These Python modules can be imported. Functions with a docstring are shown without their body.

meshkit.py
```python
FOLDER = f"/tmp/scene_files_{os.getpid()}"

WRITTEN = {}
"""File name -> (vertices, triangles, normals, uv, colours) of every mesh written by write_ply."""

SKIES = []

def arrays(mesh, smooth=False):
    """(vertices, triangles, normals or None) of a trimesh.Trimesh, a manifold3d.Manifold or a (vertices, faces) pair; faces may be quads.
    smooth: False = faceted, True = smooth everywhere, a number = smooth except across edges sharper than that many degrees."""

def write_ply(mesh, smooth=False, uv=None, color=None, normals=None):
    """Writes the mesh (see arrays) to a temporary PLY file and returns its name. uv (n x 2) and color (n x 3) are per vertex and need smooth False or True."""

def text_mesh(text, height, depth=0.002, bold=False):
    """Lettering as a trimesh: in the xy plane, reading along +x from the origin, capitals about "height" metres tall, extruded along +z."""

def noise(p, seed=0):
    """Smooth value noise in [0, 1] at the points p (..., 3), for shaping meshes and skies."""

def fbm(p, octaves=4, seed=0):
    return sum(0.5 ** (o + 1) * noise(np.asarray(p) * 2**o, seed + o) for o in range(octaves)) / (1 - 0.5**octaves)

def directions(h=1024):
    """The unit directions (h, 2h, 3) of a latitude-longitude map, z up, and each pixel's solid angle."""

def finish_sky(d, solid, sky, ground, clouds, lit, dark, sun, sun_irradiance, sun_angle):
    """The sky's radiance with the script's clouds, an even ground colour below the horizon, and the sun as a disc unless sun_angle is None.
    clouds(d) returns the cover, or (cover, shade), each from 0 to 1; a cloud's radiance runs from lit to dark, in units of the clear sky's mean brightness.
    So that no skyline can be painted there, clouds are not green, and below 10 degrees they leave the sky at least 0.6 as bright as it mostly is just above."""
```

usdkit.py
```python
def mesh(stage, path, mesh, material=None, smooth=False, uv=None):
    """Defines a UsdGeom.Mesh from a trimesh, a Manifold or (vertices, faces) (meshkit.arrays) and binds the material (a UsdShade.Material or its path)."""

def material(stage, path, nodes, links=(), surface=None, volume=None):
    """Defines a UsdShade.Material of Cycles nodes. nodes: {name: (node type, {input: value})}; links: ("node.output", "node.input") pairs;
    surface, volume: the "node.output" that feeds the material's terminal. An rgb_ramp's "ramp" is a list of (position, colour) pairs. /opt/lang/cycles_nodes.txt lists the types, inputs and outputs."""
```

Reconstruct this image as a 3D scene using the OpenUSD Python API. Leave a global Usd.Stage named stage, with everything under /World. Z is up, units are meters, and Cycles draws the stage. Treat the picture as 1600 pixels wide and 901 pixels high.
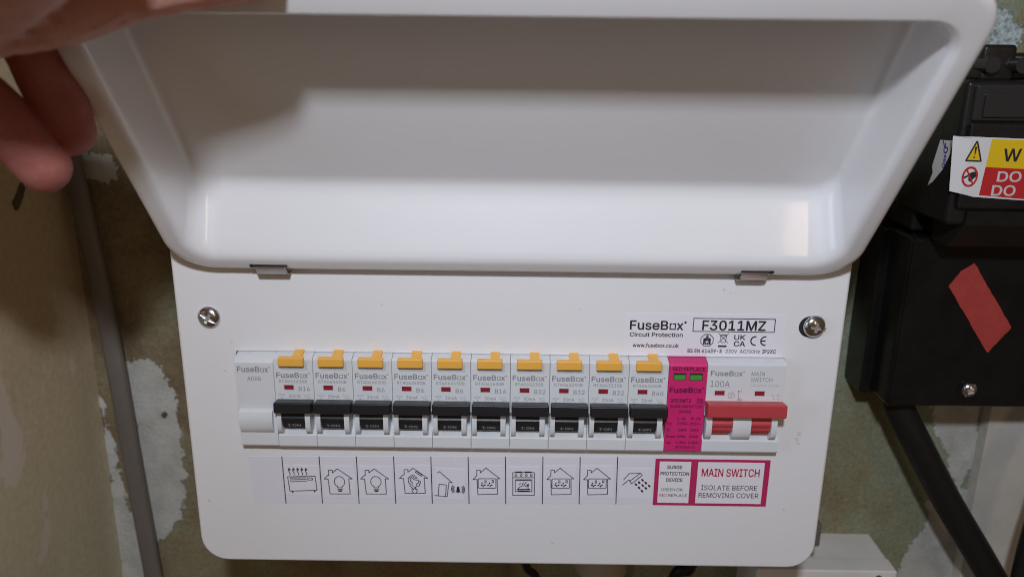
import math, random
import numpy as np, trimesh, manifold3d as m3
import shapely
from shapely import affinity
from shapely.geometry import Polygon, LineString, Point, box as sbox
from shapely.ops import unary_union
from pxr import Usd, UsdGeom, UsdLux, UsdShade, Gf, Sdf
import meshkit, usdkit

random.seed(7)
RNG = np.random.default_rng(7)
stage = Usd.Stage.CreateInMemory()
UsdGeom.SetStageUpAxis(stage, 'Z'); UsdGeom.SetStageMetersPerUnit(stage, 1.0)
UsdGeom.Xform.Define(stage, '/World'); UsdGeom.Scope.Define(stage, '/World/Looks')

# ------------------------------------------------------------------ camera, light, exposure
# Working units are millimetres: x right, y into the wall (0 = face of the fuse box), z up
# with z = 0 at camera height; everything is put 1.5 m above the world origin.
ZO = 1500.0
CAM_Y = -351.8
CAM_M = np.array([[0.99991132, -0.01272863, 0.00391585], [0.00735497, 0.28269421, -0.95918188], [0.01110208, 0.95912562, 0.28276276]])
cam = UsdGeom.Camera.Define(stage, '/World/camera')
mat4 = np.eye(4); mat4[:3, :3] = CAM_M.T; mat4[3, :3] = [0, CAM_Y / 1000, ZO / 1000]
cam.AddTransformOp().Set(Gf.Matrix4d(*mat4.ravel().tolist()))
cam.CreateHorizontalApertureAttr(8.0); cam.CreateVerticalApertureAttr(4.5)
cam.CreateFocalLengthAttr(8.0 * 1280 / 1600)
cam.CreateFStopAttr(1.9); cam.CreateFocusDistanceAttr(0.372)
cam.CreateClippingRangeAttr((0.01, 100.0))
cam.CreateExposureAttr(0.3)

KEY_POS, KEY_AIM, KEY_SIZE, KEY_POWER = (-8, -470, 206), (0, 0, -120), (34, 34), 0.53
COOL_POS, COOL_AIM, COOL_SIZE, COOL_POWER = (-760, -520, 60), (120, 0, -40), (300, 500), 0.32
WARM_POS, WARM_AIM, WARM_SIZE, WARM_POWER = (900, -2100, 400), (110, 0, -75), (200, 560), 0.55


def rect_light(name, pos, aim, size, power, color):
    l = UsdLux.RectLight.Define(stage, '/World/' + name)
    pos, aim = np.array(pos, float), np.array(aim, float)
    b = pos - aim; b /= np.linalg.norm(b)
    r = np.cross([0, 0, 1.0], b); r /= np.linalg.norm(r); u = np.cross(b, r)
    m = np.eye(4); m[0, :3], m[1, :3], m[2, :3] = r, u, b
    m[3, :3] = (pos + [0, 0, ZO]) / 1000
    l.AddTransformOp().Set(Gf.Matrix4d(*m.ravel().tolist()))
    l.CreateWidthAttr(size[0] / 1000); l.CreateHeightAttr(size[1] / 1000)
    l.CreateIntensityAttr(power); l.CreateNormalizeAttr(True)
    l.CreateColorAttr(Gf.Vec3f(*color))
    return l


rect_light('lamp', KEY_POS, KEY_AIM, KEY_SIZE, KEY_POWER, (0.91, 0.96, 1.07))
rect_light('added_cool_light', COOL_POS, COOL_AIM, COOL_SIZE, COOL_POWER, (0.55, 0.78, 1.0))  # unseen cool source, added for the bluish tint inside the lid
rect_light('added_warm_light', WARM_POS, WARM_AIM, WARM_SIZE, WARM_POWER, (1.0, 0.72, 0.50))  # unseen warm panel, added for the cream reflection on the lid
usdkit.material(stage, '/World/Looks/room_glow', {
    'tc': ('texture_coordinate', {}), 's': ('separate_xyz', {}), 'r': ('map_range', {'from_min': -1.0, 'from_max': 1.0, 'to_min': 0.0, 'to_max': 1.0}),
    'c': ('rgb_ramp', {'ramp': [(0, (0.62, 0.38, 0.21)), (0.5, (0.74, 0.50, 0.32)), (1, (0.84, 0.64, 0.47))]}), 'b': ('background_shader', {'strength': 0.098})},
    [('tc.generated', 's.vector'), ('s.z', 'r.value'), ('r.result', 'c.fac'), ('c.color', 'b.color')], surface='b.background')
dome = UsdLux.DomeLight.Define(stage, '/World/room_glow')
UsdShade.MaterialBindingAPI.Apply(dome.GetPrim()).Bind(UsdShade.Material.Get(stage, '/World/Looks/room_glow'))

# ------------------------------------------------------------------ materials
M = {}


def plain(name, color, rough=0.45, metal=0.0, spec=0.5, bump=None, coat=0.0, vary=None, sss=None):
    """A surface with optional grain (bump = (scale, strength)) and tone drift (vary = (scale, amount))."""
    nodes = {'p': ('principled_bsdf', {'base_color': color, 'roughness': rough, 'metallic': metal, 'specular_ior_level': spec, 'coat_weight': coat, 'coat_roughness': 0.06})}
    links = []
    if bump or vary:
        nodes['g'] = ('geometry', {})
    if bump:
        nodes['n'] = ('noise_texture', {'scale': bump[0], 'detail': 3.0})
        nodes['b'] = ('bump', {'strength': bump[1], 'distance': 0.001})
        links += [('g.position', 'n.vector'), ('n.fac', 'b.height'), ('b.normal', 'p.normal')]
    if vary:
        lo, hi = [max(0, c * (1 - vary[1])) for c in color], [c * (1 + vary[1]) for c in color]
        nodes['v'] = ('noise_texture', {'scale': vary[0], 'detail': 4.0, 'roughness': 0.6})
        nodes['r'] = ('rgb_ramp', {'ramp': [(0.3, lo), (0.7, hi)]})
        links += [('g.position', 'v.vector'), ('v.fac', 'r.fac'), ('r.color', 'p.base_color')]
    if sss:
        nodes['p'][1].update({'subsurface_weight': sss, 'subsurface_scale': 0.004, 'subsurface_radius': (1.0, 0.35, 0.2)})
    M[name] = usdkit.material(stage, '/World/Looks/' + name, nodes, links, surface='p.BSDF')


plain('cover_white', (0.80, 0.80, 0.81), 0.42, bump=(900, 0.06), vary=(9, 0.012))
plain('lid_white', (0.80, 0.80, 0.81), 0.3, bump=(500, 0.02), vary=(8, 0.012), coat=0.6)
plain('module_grey', (0.70, 0.72, 0.74), 0.42, bump=(2500, 0.05))
plain('module_plate', (0.56, 0.58, 0.60), 0.5)
plain('toggle_black', (0.015, 0.015, 0.017), 0.38, bump=(2500, 0.06))
plain('button_yellow', (0.88, 0.46, 0.075), 0.42, bump=(1500, 0.05))
plain('surge_pink', (0.66, 0.022, 0.17), 0.42, bump=(2000, 0.05))
plain('switch_red', (0.50, 0.055, 0.065), 0.42, bump=(2000, 0.05))
plain('window_red', (0.26, 0.022, 0.035), 0.25)
plain('window_green', (0.07, 0.34, 0.05), 0.2)
plain('recess_dark', (0.02, 0.02, 0.022), 0.6)
plain('print_grey', (0.25, 0.26, 0.28), 0.6)
plain('print_pale_grey', (0.47, 0.48, 0.50), 0.6)
plain('print_black', (0.018, 0.018, 0.026), 0.55)
plain('print_plum', (0.06, 0.003, 0.022), 0.55)
plain('print_white', (0.62, 0.62, 0.62), 0.6)
plain('print_green', (0.04, 0.22, 0.13), 0.6)
plain('print_red', (0.50, 0.02, 0.05), 0.6)
plain('print_blue', (0.03, 0.03, 0.30), 0.6)
plain('paper_strip', (0.76, 0.755, 0.82), 0.55, vary=(40, 0.015))
plain('paper_sticker', (0.80, 0.79, 0.86), 0.5)
plain('paper_white', (0.83, 0.81, 0.86), 0.4)
plain('label_magenta', (0.50, 0.025, 0.115), 0.45)
plain('steel', (0.55, 0.55, 0.56), 0.2, metal=1.0, bump=(900, 0.05))
plain('slot_glint', (0.92, 0.92, 0.93), 0.5, metal=1.0)  # brighter than the head: glints of the slot edges put into the colour
plain('hinge_steel', (0.56, 0.52, 0.48), 0.24, metal=1.0, bump=(1200, 0.05))
plain('box_black', (0.009, 0.009, 0.009), 0.22, spec=0.3, bump=(700, 0.10), vary=(60, 0.3))
plain('cutout_black', (0.012, 0.012, 0.012), 0.34, spec=0.35, bump=(500, 0.12), vary=(50, 0.35))
plain('clear_black', (0.03, 0.03, 0.03), 0.12)
plain('warn_yellow', (0.80, 0.55, 0.015), 0.35)
plain('warn_red', (0.52, 0.025, 0.03), 0.35)
plain('warn_white', (0.72, 0.74, 0.76), 0.28, bump=(120, 0.2))
plain('tape_red', (0.44, 0.06, 0.052), 0.38, bump=(260, 0.25), vary=(150, 0.06))
plain('cable_black', (0.012, 0.0118, 0.0115), 0.5, spec=0.3, bump=(600, 0.12))
plain('cable_grey', (0.155, 0.138, 0.125), 0.5, bump=(350, 0.15), vary=(30, 0.12))
plain('trunking_white', (0.80, 0.78, 0.75), 0.42, bump=(300, 0.08), vary=(45, 0.06))
plain('board_white', (0.58, 0.57, 0.52), 0.7, bump=(160, 0.3), vary=(28, 0.13))
plain('plaster', (0.46, 0.48, 0.46), 0.85, bump=(260, 0.5), vary=(55, 0.16))
plain('plaster_blue', (0.46, 0.56, 0.56), 0.85, bump=(500, 0.8), vary=(330, 0.30))
plain('scuff', (0.46, 0.39, 0.32), 0.85, bump=(300, 0.4), vary=(120, 0.2))
plain('scuff_dark', (0.10, 0.075, 0.05), 0.85)
plain('dust_grey', (0.64, 0.64, 0.65), 0.7)
plain('nail', (0.62, 0.36, 0.30), 0.3, sss=0.2)
plain('knob_cream', (0.42, 0.36, 0.28), 0.5)
plain('sleeve_dark', (0.03, 0.035, 0.05), 0.9, bump=(900, 0.4))

M['skin'] = usdkit.material(stage, '/World/Looks/skin', {
    'g': ('geometry', {}),
    'v': ('noise_texture', {'scale': 70.0, 'detail': 4.0, 'roughness': 0.6}),
    'r': ('rgb_ramp', {'ramp': [(0.3, (0.43, 0.205, 0.160)), (0.52, (0.50, 0.265, 0.205)), (0.72, (0.57, 0.33, 0.265))]}),
    'n': ('voronoi_texture', {'scale': 900.0}), 'w': ('noise_texture', {'scale': 260.0, 'detail': 4.0}),
    'm': ('mix_float', {'fac': 0.5}), 'fa': ('attribute', {'attribute': 'shade_flush'}), 'fx': ('mix', {'mix_type': 'multiply', 'color2': (0.56, 0.34, 0.35)}),
    'b': ('bump', {'strength': 0.3, 'distance': 0.0012}),
    'p': ('principled_bsdf', {'roughness': 0.62, 'specular_ior_level': 0.35, 'subsurface_weight': 0.25, 'subsurface_scale': 0.004, 'subsurface_radius': (1.0, 0.3, 0.18)})},
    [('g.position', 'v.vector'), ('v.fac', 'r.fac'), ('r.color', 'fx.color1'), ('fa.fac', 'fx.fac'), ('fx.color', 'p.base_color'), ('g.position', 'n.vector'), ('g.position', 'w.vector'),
     ('n.distance', 'm.a'), ('w.fac', 'm.b'), ('m.result', 'b.height'), ('b.normal', 'p.normal')], surface='p.BSDF')

M['wall_paint'] = usdkit.material(stage, '/World/Looks/wall_paint', {
    'g': ('geometry', {}),
    'a': ('noise_texture', {'scale': 24.0, 'detail': 7.0, 'roughness': 0.68}),
    'c': ('noise_texture', {'scale': 420.0, 'detail': 4.0, 'roughness': 0.7}),
    'd': ('noise_texture', {'scale': 240.0, 'detail': 5.0, 'roughness': 0.7}),
    'e': ('noise_texture', {'scale': 75.0, 'detail': 4.0, 'roughness': 0.6}),
    'tone': ('attribute', {'attribute': 'tone'}), 'sd': ('attribute', {'attribute': 'plaster'}), 'blue': ('attribute', {'attribute': 'cool'}),
    'tn': ('math', {'math_type': 'multiply_add', 'value2': 1.9, 'value3': -0.98}), 'ta': ('math', {'math_type': 'add'}),
    'ra': ('rgb_ramp', {'ramp': [(0.0, (0.185, 0.135, 0.082)), (0.35, (0.240, 0.198, 0.122)), (0.65, (0.255, 0.252, 0.155)), (1.0, (0.275, 0.315, 0.230))]}),
    'rc': ('rgb_ramp', {'ramp': [(0.28, (0.74, 0.73, 0.70)), (0.50, (0.98, 0.98, 0.97)), (0.74, (1.22, 1.22, 1.23))]}),
    'rd': ('rgb_ramp', {'ramp': [(0.63, (0, 0, 0)), (0.72, (0.5, 0.5, 0.5))]}),
    'mx': ('mix', {'mix_type': 'multiply', 'fac': 1.0}),
    'fl': ('mix', {'mix_type': 'mix', 'color2': (0.40, 0.41, 0.35)}),
    'n1': ('math', {'math_type': 'multiply_add', 'value2': 11.0, 'value3': -5.5}), 'n2': ('math', {'math_type': 'multiply_add', 'value2': 13.0, 'value3': -6.5}),
    's1': ('math', {'math_type': 'add'}), 's2': ('math', {'math_type': 'add'}),
    'mr': ('map_range', {'from_min': -0.35, 'from_max': 0.5, 'to_min': 0.0, 'to_max': 1.0, 'clamp': True}),
    'rp': ('rgb_ramp', {'ramp': [(0.3, (0.42, 0.43, 0.395)), (0.5, (0.50, 0.515, 0.485)), (0.7, (0.57, 0.585, 0.555))]}),
    'rb': ('rgb_ramp', {'ramp': [(0.38, (0.22, 0.27, 0.27)), (0.52, (0.46, 0.56, 0.56)), (0.66, (0.62, 0.70, 0.70))]}),
    'pb': ('mix', {'mix_type': 'mix'}),
    'pl': ('mix', {'mix_type': 'mix'}),
    'h': ('math', {'math_type': 'multiply_add', 'value2': 0.6}),
    'b': ('bump', {'strength': 0.7, 'distance': 0.0013}),
    'p': ('principled_bsdf', {'roughness': 0.78, 'specular_ior_level': 0.3})},
    [('g.position', x + '.vector') for x in 'acde'] +
    [('a.fac', 'tn.value1'), ('tn.value', 'ta.value1'), ('tone.fac', 'ta.value2'), ('ta.value', 'ra.fac'), ('c.fac', 'rc.fac'), ('d.fac', 'rd.fac'),
     ('ra.color', 'mx.color1'), ('rc.color', 'mx.color2'), ('mx.color', 'fl.color1'), ('rd.color', 'fl.fac'),
     ('e.fac', 'n1.value1'), ('d.fac', 'n2.value1'), ('n1.value', 's1.value1'), ('n2.value', 's1.value2'), ('s1.value', 's2.value1'), ('sd.fac', 's2.value2'), ('s2.value', 'mr.value'),
     ('e.fac', 'rp.fac'), ('c.fac', 'rb.fac'), ('blue.fac', 'pb.fac'), ('rp.color', 'pb.color1'), ('rb.color', 'pb.color2'),
     ('fl.color', 'pl.color1'), ('pb.color', 'pl.color2'), ('mr.result', 'pl.fac'), ('pl.color', 'p.base_color'),
     ('mr.result', 'h.value1'), ('c.fac', 'h.value3'), ('h.value', 'b.height'), ('b.normal', 'p.normal')], surface='p.BSDF')

M['side_paint'] = usdkit.material(stage, '/World/Looks/side_paint', {
    'g': ('geometry', {}),
    'a': ('noise_texture', {'scale': 9.0, 'detail': 5.0, 'roughness': 0.55}),
    'c': ('noise_texture', {'scale': 240.0, 'detail': 4.0, 'roughness': 0.65}),
    'e': ('noise_texture', {'scale': 110.0, 'detail': 6.0, 'roughness': 0.7}),
    'sd': ('attribute', {'attribute': 'scuff'}), 'tone': ('attribute', {'attribute': 'tone'}),
    'tn': ('math', {'math_type': 'multiply_add', 'value2': 0.9, 'value3': -0.45}), 'ta': ('math', {'math_type': 'add'}),
    'ra': ('rgb_ramp', {'ramp': [(0.0, (0.56, 0.44, 0.29)), (0.5, (0.60, 0.51, 0.345)), (1.0, (0.57, 0.535, 0.375))]}),
    'rc': ('rgb_ramp', {'ramp': [(0.3, (0.88, 0.88, 0.88)), (0.7, (1.07, 1.07, 1.07))]}),
    'mx': ('mix', {'mix_type': 'multiply', 'fac': 1.0}),
    'n1': ('math', {'math_type': 'multiply_add', 'value2': 18.0, 'value3': -9.0}), 's1': ('math', {'math_type': 'add'}),
    'mr': ('map_range', {'from_min': -0.3, 'from_max': 0.6, 'to_min': 0.0, 'to_max': 0.8, 'clamp': True}),
    'pl': ('mix', {'mix_type': 'mix', 'color2': (0.66, 0.58, 0.50)}),
    'b': ('bump', {'strength': 0.35, 'distance': 0.0012}),
    'p': ('principled_bsdf', {'roughness': 0.55, 'specular_ior_level': 0.35})},
    [('g.position', x + '.vector') for x in 'ace'] +
    [('a.fac', 'tn.value1'), ('tn.value', 'ta.value1'), ('tone.fac', 'ta.value2'), ('ta.value', 'ra.fac'), ('c.fac', 'rc.fac'), ('ra.color', 'mx.color1'), ('rc.color', 'mx.color2'),
     ('e.fac', 'n1.value1'), ('n1.value', 's1.value1'), ('sd.fac', 's1.value2'), ('s1.value', 'mr.value'), ('mx.color', 'pl.color1'), ('mr.result', 'pl.fac'), ('pl.color', 'p.base_color'),
     ('a.fac', 'b.height'), ('b.normal', 'p.normal')], surface='p.BSDF')

# ------------------------------------------------------------------ helpers
USED = {}


def numbered(path):
    n = USED.get(path, 0); USED[path] = n + 1
    return path if n == 0 else '%s_%03d' % (path, n)


def tri(mesh):
    if hasattr(mesh, 'to_mesh'):
        m = mesh.to_mesh()
        return trimesh.Trimesh(np.array(m.vert_properties)[:, :3], np.array(m.tri_verts), process=False)
    return mesh


class Thing:
    """An Xform at the thing's base whose children are its parts; meshes come in working millimetres."""

    def __init__(self, name, origin, label=None, cat=None, group=None, kind=None):
        self.path = numbered('/World/' + name); self.o = np.array(origin, float)
        x = UsdGeom.Xform.Define(stage, self.path)
        p = (self.o + [0, 0, ZO]) / 1000
        x.AddTranslateOp().Set(Gf.Vec3d(*p.tolist()))
        tag(x.GetPrim(), label, cat, group, kind)

    def part(self, name, mesh, mat, parent=None, smooth=35, label=None, kind=None, attrs=None):
        path = numbered((parent or self.path) + '/' + name)
        m = tri(mesh).copy(); m.vertices = (np.array(m.vertices) - self.o) / 1000
        g = usdkit.mesh(stage, path, m, M[mat], smooth=smooth)
        for k, a in (attrs or {}).items():
            UsdGeom.PrimvarsAPI(g).CreatePrimvar(k, Sdf.ValueTypeNames.FloatArray, 'vertex').Set(np.asarray(a, float).tolist())
        tag(g.GetPrim(), label, kind=kind)
        return path


def tag(p, label=None, cat=None, group=None, kind=None):
    for k, v in (('label', label), ('category', cat), ('group', group), ('kind', kind)):
        if v:
            p.SetCustomDataByKey(k, v)


def cat_(*ms):
    return trimesh.util.concatenate([tri(m) for m in ms])


XZ = np.array([[1, 0, 0, 0], [0, 0, -1, 0], [0, 1, 0, 0], [0, 0, 0, 1]], float)   # (u, v, w) -> x = u, z = v, y = -w


def extrude(shape, y_front, y_back):
    """A shape in (x, z) as a slab from y_back to y_front (y_front < y_back)."""
    out = []
    for g in getattr(shape, 'geoms', [shape]):
        if g.is_empty or g.area < 1e-6 or g.geom_type != 'Polygon':
            continue
        m = trimesh.creation.extrude_polygon(g, y_back - y_front, engine='earcut')
        m.apply_transform(XZ); m.apply_translation([0, y_back, 0])
        out.append(m)
    return trimesh.util.concatenate(out)


def prism(yz, x0, x1):
    """A side profile in (y, z), swept along x."""
    p = Polygon(yz)
    m = trimesh.creation.extrude_polygon(p, x1 - x0, engine='earcut')
    T = np.array([[0, 0, 1, x0], [1, 0, 0, 0], [0, 1, 0, 0], [0, 0, 0, 1]], float)
    m.apply_transform(T)
    return m


def rbox(x0, x1, y0, y1, z0, z1, r=0.4, n=3):
    """A box with rounded edges (hull of eighth-spheres)."""
    a = np.linspace(0, np.pi / 2, n)
    d = np.array([[math.cos(p) * math.cos(q), math.cos(p) * math.sin(q), math.sin(p)] for p in a for q in a])
    pts = []
    for sx, X in ((-1, x0 + r), (1, x1 - r)):
        for sy, Y in ((-1, y0 + r), (1, y1 - r)):
            for sz, Z in ((-1, z0 + r), (1, z1 - r)):
                pts.append(d * r * [sx, sy, sz] + [X, Y, Z])
    return trimesh.convex.convex_hull(np.vstack(pts))


def rring(xl, xr, zb, zt, r, n=7, seg=6):
    """A rounded rectangle as an even number of points, so that rings can be lofted."""
    out = []
    for cx, cz, a0 in ((xr - r, zt - r, 0), (xl + r, zt - r, 90), (xl + r, zb + r, 180), (xr - r, zb + r, 270)):
        for k in range(n):
            a = math.radians(a0 + 90 * k / (n - 1))
            out.append((cx + r * math.cos(a), cz + r * math.sin(a)))
    pts = []
    for i in range(len(out)):           # longer edges get points of their own
        a, b = np.array(out[i]), np.array(out[(i + 1) % len(out)])
        pts.append(a)
        if i % n == n - 1:
            pts += [a + (b - a) * t / seg for t in range(1, seg)]
    return np.array(pts)


def loft(rings, cap0=True, cap1=True):
    """rings: (n x 3) arrays with equal counts, joined in order."""
    n = len(rings[0]); v = np.vstack(rings); f = []
    for k in range(len(rings) - 1):
        for i in range(n):
            j = (i + 1) % n
            f += [[k * n + i, k * n + j, (k + 1) * n + j], [k * n + i, (k + 1) * n + j, (k + 1) * n + i]]
    for do, k in ((cap0, 0), (cap1, len(rings) - 1)):
        if do:
            c = len(v); v = np.vstack([v, rings[k].mean(0)])
            for i in range(n):
                j = (i + 1) % n
                f.append([c, k * n + j, k * n + i] if k == 0 else [c, k * n + i, k * n + j])
    m = trimesh.Trimesh(v, np.array(f), process=False)
    if m.volume < 0:
        m.invert()
    return m


def spline(pts, n):
    p = np.array(pts, float); q = np.vstack([2 * p[0] - p[1], p, 2 * p[-1] - p[-2]]); out = []
    for i in range(len(p) - 1):
        a, b, c, d = q[i:i + 4]
        for t in np.linspace(0, 1, n, endpoint=False):
            out.append(0.5 * (2 * b + (c - a) * t + (2 * a - 5 * b + 4 * c - d) * t * t + (3 * b - a - 3 * c + d) * t ** 3))
    return np.array(out + [p[-1]])


def sweep(pts, section, n=10, up=(0, 1, 0)):
    """section: (k x 2) outline swept along a smooth path; its second axis keeps to up."""
    c = spline(pts, n); t = np.gradient(c, axis=0); t /= np.linalg.norm(t, axis=1, keepdims=True)
    s = np.cross(t, up); s /= np.linalg.norm(s, axis=1, keepdims=True); u = np.cross(s, t)
    return loft([c[i] + section[:, :1] * s[i] + section[:, 1:] * u[i] for i in range(len(c))])


def circle(rx, ry=None, n=24, p=1.0):
    a = np.linspace(0, 2 * np.pi, n, endpoint=False); ry = ry or rx
    return np.stack([rx * np.sign(np.cos(a)) * abs(np.cos(a)) ** p, ry * np.sign(np.sin(a)) * abs(np.sin(a)) ** p], 1)


# lettering: flat shapes in (x, z)
_T = {}


def glyphs(text, bold=False):
    if (text, bold) not in _T:
        m = meshkit.text_mesh(text, 10.0, 1.0, bold)
        _T[(text, bold)] = m
    return _T[(text, bold)]


def text(s, x0, x1, zb, cap, y, depth=0.05, bold=False):
    """Lettering in the board's plane from x0 to x1, base line at zb, capitals cap high, its face at y - depth."""
    m = glyphs(s, bold).copy(); v = np.array(m.vertices)
    w0, w1 = v[:, 0].min(), v[:, 0].max()
    m.vertices = np.stack([x0 + (v[:, 0] - w0) / (w1 - w0) * (x1 - x0), y - v[:, 2] * depth, zb + v[:, 1] * cap / 10.0], 1)
    m.vertices[:, 1] = y - v[:, 2] * depth
    return m


def strokes(lines, w):
    return unary_union([LineString(l).buffer(w / 2, cap_style=1, join_style=1, quad_segs=3) for l in lines if len(l) > 1])


def logo_text(x0, x1, zb, cap, y, depth=0.05, bold=True):
    """The maker's word with its square letter o, and the small ring after it."""
    W = x1 - x0
    a = text('FuseB', x0, x0 + 0.675 * W, zb, cap, y, depth, bold)
    xh = cap * 0.74; s = xh * 0.17
    ox0, ox1 = x0 + 0.70 * W, x0 + 0.81 * W
    o = sbox(ox0, zb, ox1, zb + xh).difference(sbox(ox0 + s, zb + s, ox1 - s, zb + xh - s))
    o = o.difference(Polygon([(ox0 + (ox1 - ox0) * .40, zb + xh * 1.1), (ox0 + (ox1 - ox0) * .56, zb + xh * 1.1), (ox0 + (ox1 - ox0) * .42, zb + xh * .7)]))
    b = text('x', x0 + 0.825 * W, x0 + 0.94 * W, zb, cap, y, depth, bold)
    ring = Point(x0 + 0.975 * W, zb + cap * 0.86).buffer(cap * 0.13)
    return cat_(a, extrude(o, y - depth, y), b, extrude(ring, y - depth, y))


def nearer(x, z, dy):
    """Where a point seen against the module faces lies when it stands dy nearer to the camera."""
    k = 1 - dy / 345.8
    return x * k, z * k


def wobble(pts, step=4.0, amp=2.0, seed=0):
    """An irregular outline through the points."""
    ring = LineString(list(pts) + [pts[0]]); n = int(ring.length / step); out = []
    for i in range(n):
        p = ring.interpolate(i * step)
        q = np.array([p.x * 0.11, p.y * 0.11, seed * 7.3])
        d = np.array([meshkit.fbm(q, 4, seed) - .5, meshkit.fbm(q + 31.7, 4, seed) - .5]) * 2 * amp
        q2 = np.array([p.x * 0.5, p.y * 0.5, seed * 3.1])
        d += np.array([meshkit.fbm(q2, 2, seed + 5) - .5, meshkit.fbm(q2 + 11, 2, seed + 5) - .5]) * amp * 1.1
        out.append((p.x + d[0], p.y + d[1]))
    return Polygon(out).buffer(0)


# ------------------------------------------------------------------ the setting: two walls of the cupboard
WY = 110.0
back = Thing('back_wall', (0, WY, -600), kind='structure', label='mottled green and brown painted plaster wall behind the fuse box')
xs = np.concatenate([np.arange(-256, -140, 3.0), np.arange(-140, 140, 10.0), np.arange(140, 340, 3.0), np.arange(340, 720, 12.0)])
zs = np.concatenate([np.arange(-640, -360, 10.0), np.arange(-360, 45, 3.0), np.arange(45, 460, 10.0)])
gx, gz = np.meshgrid(xs, zs)
rel = (meshkit.fbm(np.stack([gx * .02, gz * .02, gx * 0], -1), 5, 3) - .5) * 2.2
vv = np.stack([gx, WY - rel, gz], -1).reshape(-1, 3); nx = len(xs)
ff = []
for j in range(len(zs) - 1):
    i = np.arange(nx - 1) + j * nx
    ff.append(np.stack([i, i + 1, i + nx + 1], 1)); ff.append(np.stack([i, i + nx + 1, i + nx], 1))


def signed(polys, a, b):
    """Distance to the outlines in millimetres, positive inside."""
    pts = shapely.points(a.ravel(), b.ravel()); u = unary_union([Polygon(p).buffer(0) for p in polys])
    d = shapely.distance(u.boundary, pts)
    return np.where(shapely.contains(u, pts), d, -d)


# bare plaster where the paint has gone
bare = [[(-239, -186), (-226, -183), (-216, -186), (-211, -196), (-209, -217), (-206, -243), (-206, -270), (-212, -288), (-223, -307), (-231, -311), (-235, -280), (-236, -222)],
        [(-254, -205), (-251, -230), (-248, -262), (-243, -290), (-235, -337), (-236, -350), (-257, -350), (-256, -289)],
        [(248, -332), (256, -305), (264, -290), (262, -272), (270, -268), (290, -262), (299, -300), (301, -345), (250, -350)],
        [(256, -196), (288, -196), (288, -245), (281, -268), (272, -246), (258, -218)], [(246, 25), (262, 20), (269, 12), (270, -6), (246, -6)],
        [(-246, -58), (-228, -62), (-224, -72), (-232, -78), (-246, -76)],
        [(189, -142), (192, -140), (191, -146), (188, -148)], [(-248, -58), (-240, -62), (-241, -70), (-247, -68)]]
sd_ = signed(bare, gx, gz)
cool = np.clip(1 - np.hypot(gx.ravel() - 258, gz.ravel() - 8) / 60, 0, 1) > 0.01
tone = np.clip(.45 + (gx.ravel() + 120) / 420 * .7, .02, .95) + .25 * np.exp(-((gx.ravel() + 205) / 60) ** 2 - ((gz.ravel() + 330) / 60) ** 2) - .45 * np.exp(-((gx.ravel() - 190) / 50) ** 2 - ((gz.ravel() + 265) / 45) ** 2)
back.part('wall_face', trimesh.Trimesh(vv, np.vstack(ff), process=False), 'wall_paint', smooth=True, attrs={'plaster': sd_, 'cool': cool, 'tone': tone})
back.part('drill_hole', extrude(Point(-215.5, -220).buffer(1.6), WY - 1.3, WY + 1), 'scuff_dark', smooth=False)

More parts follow.
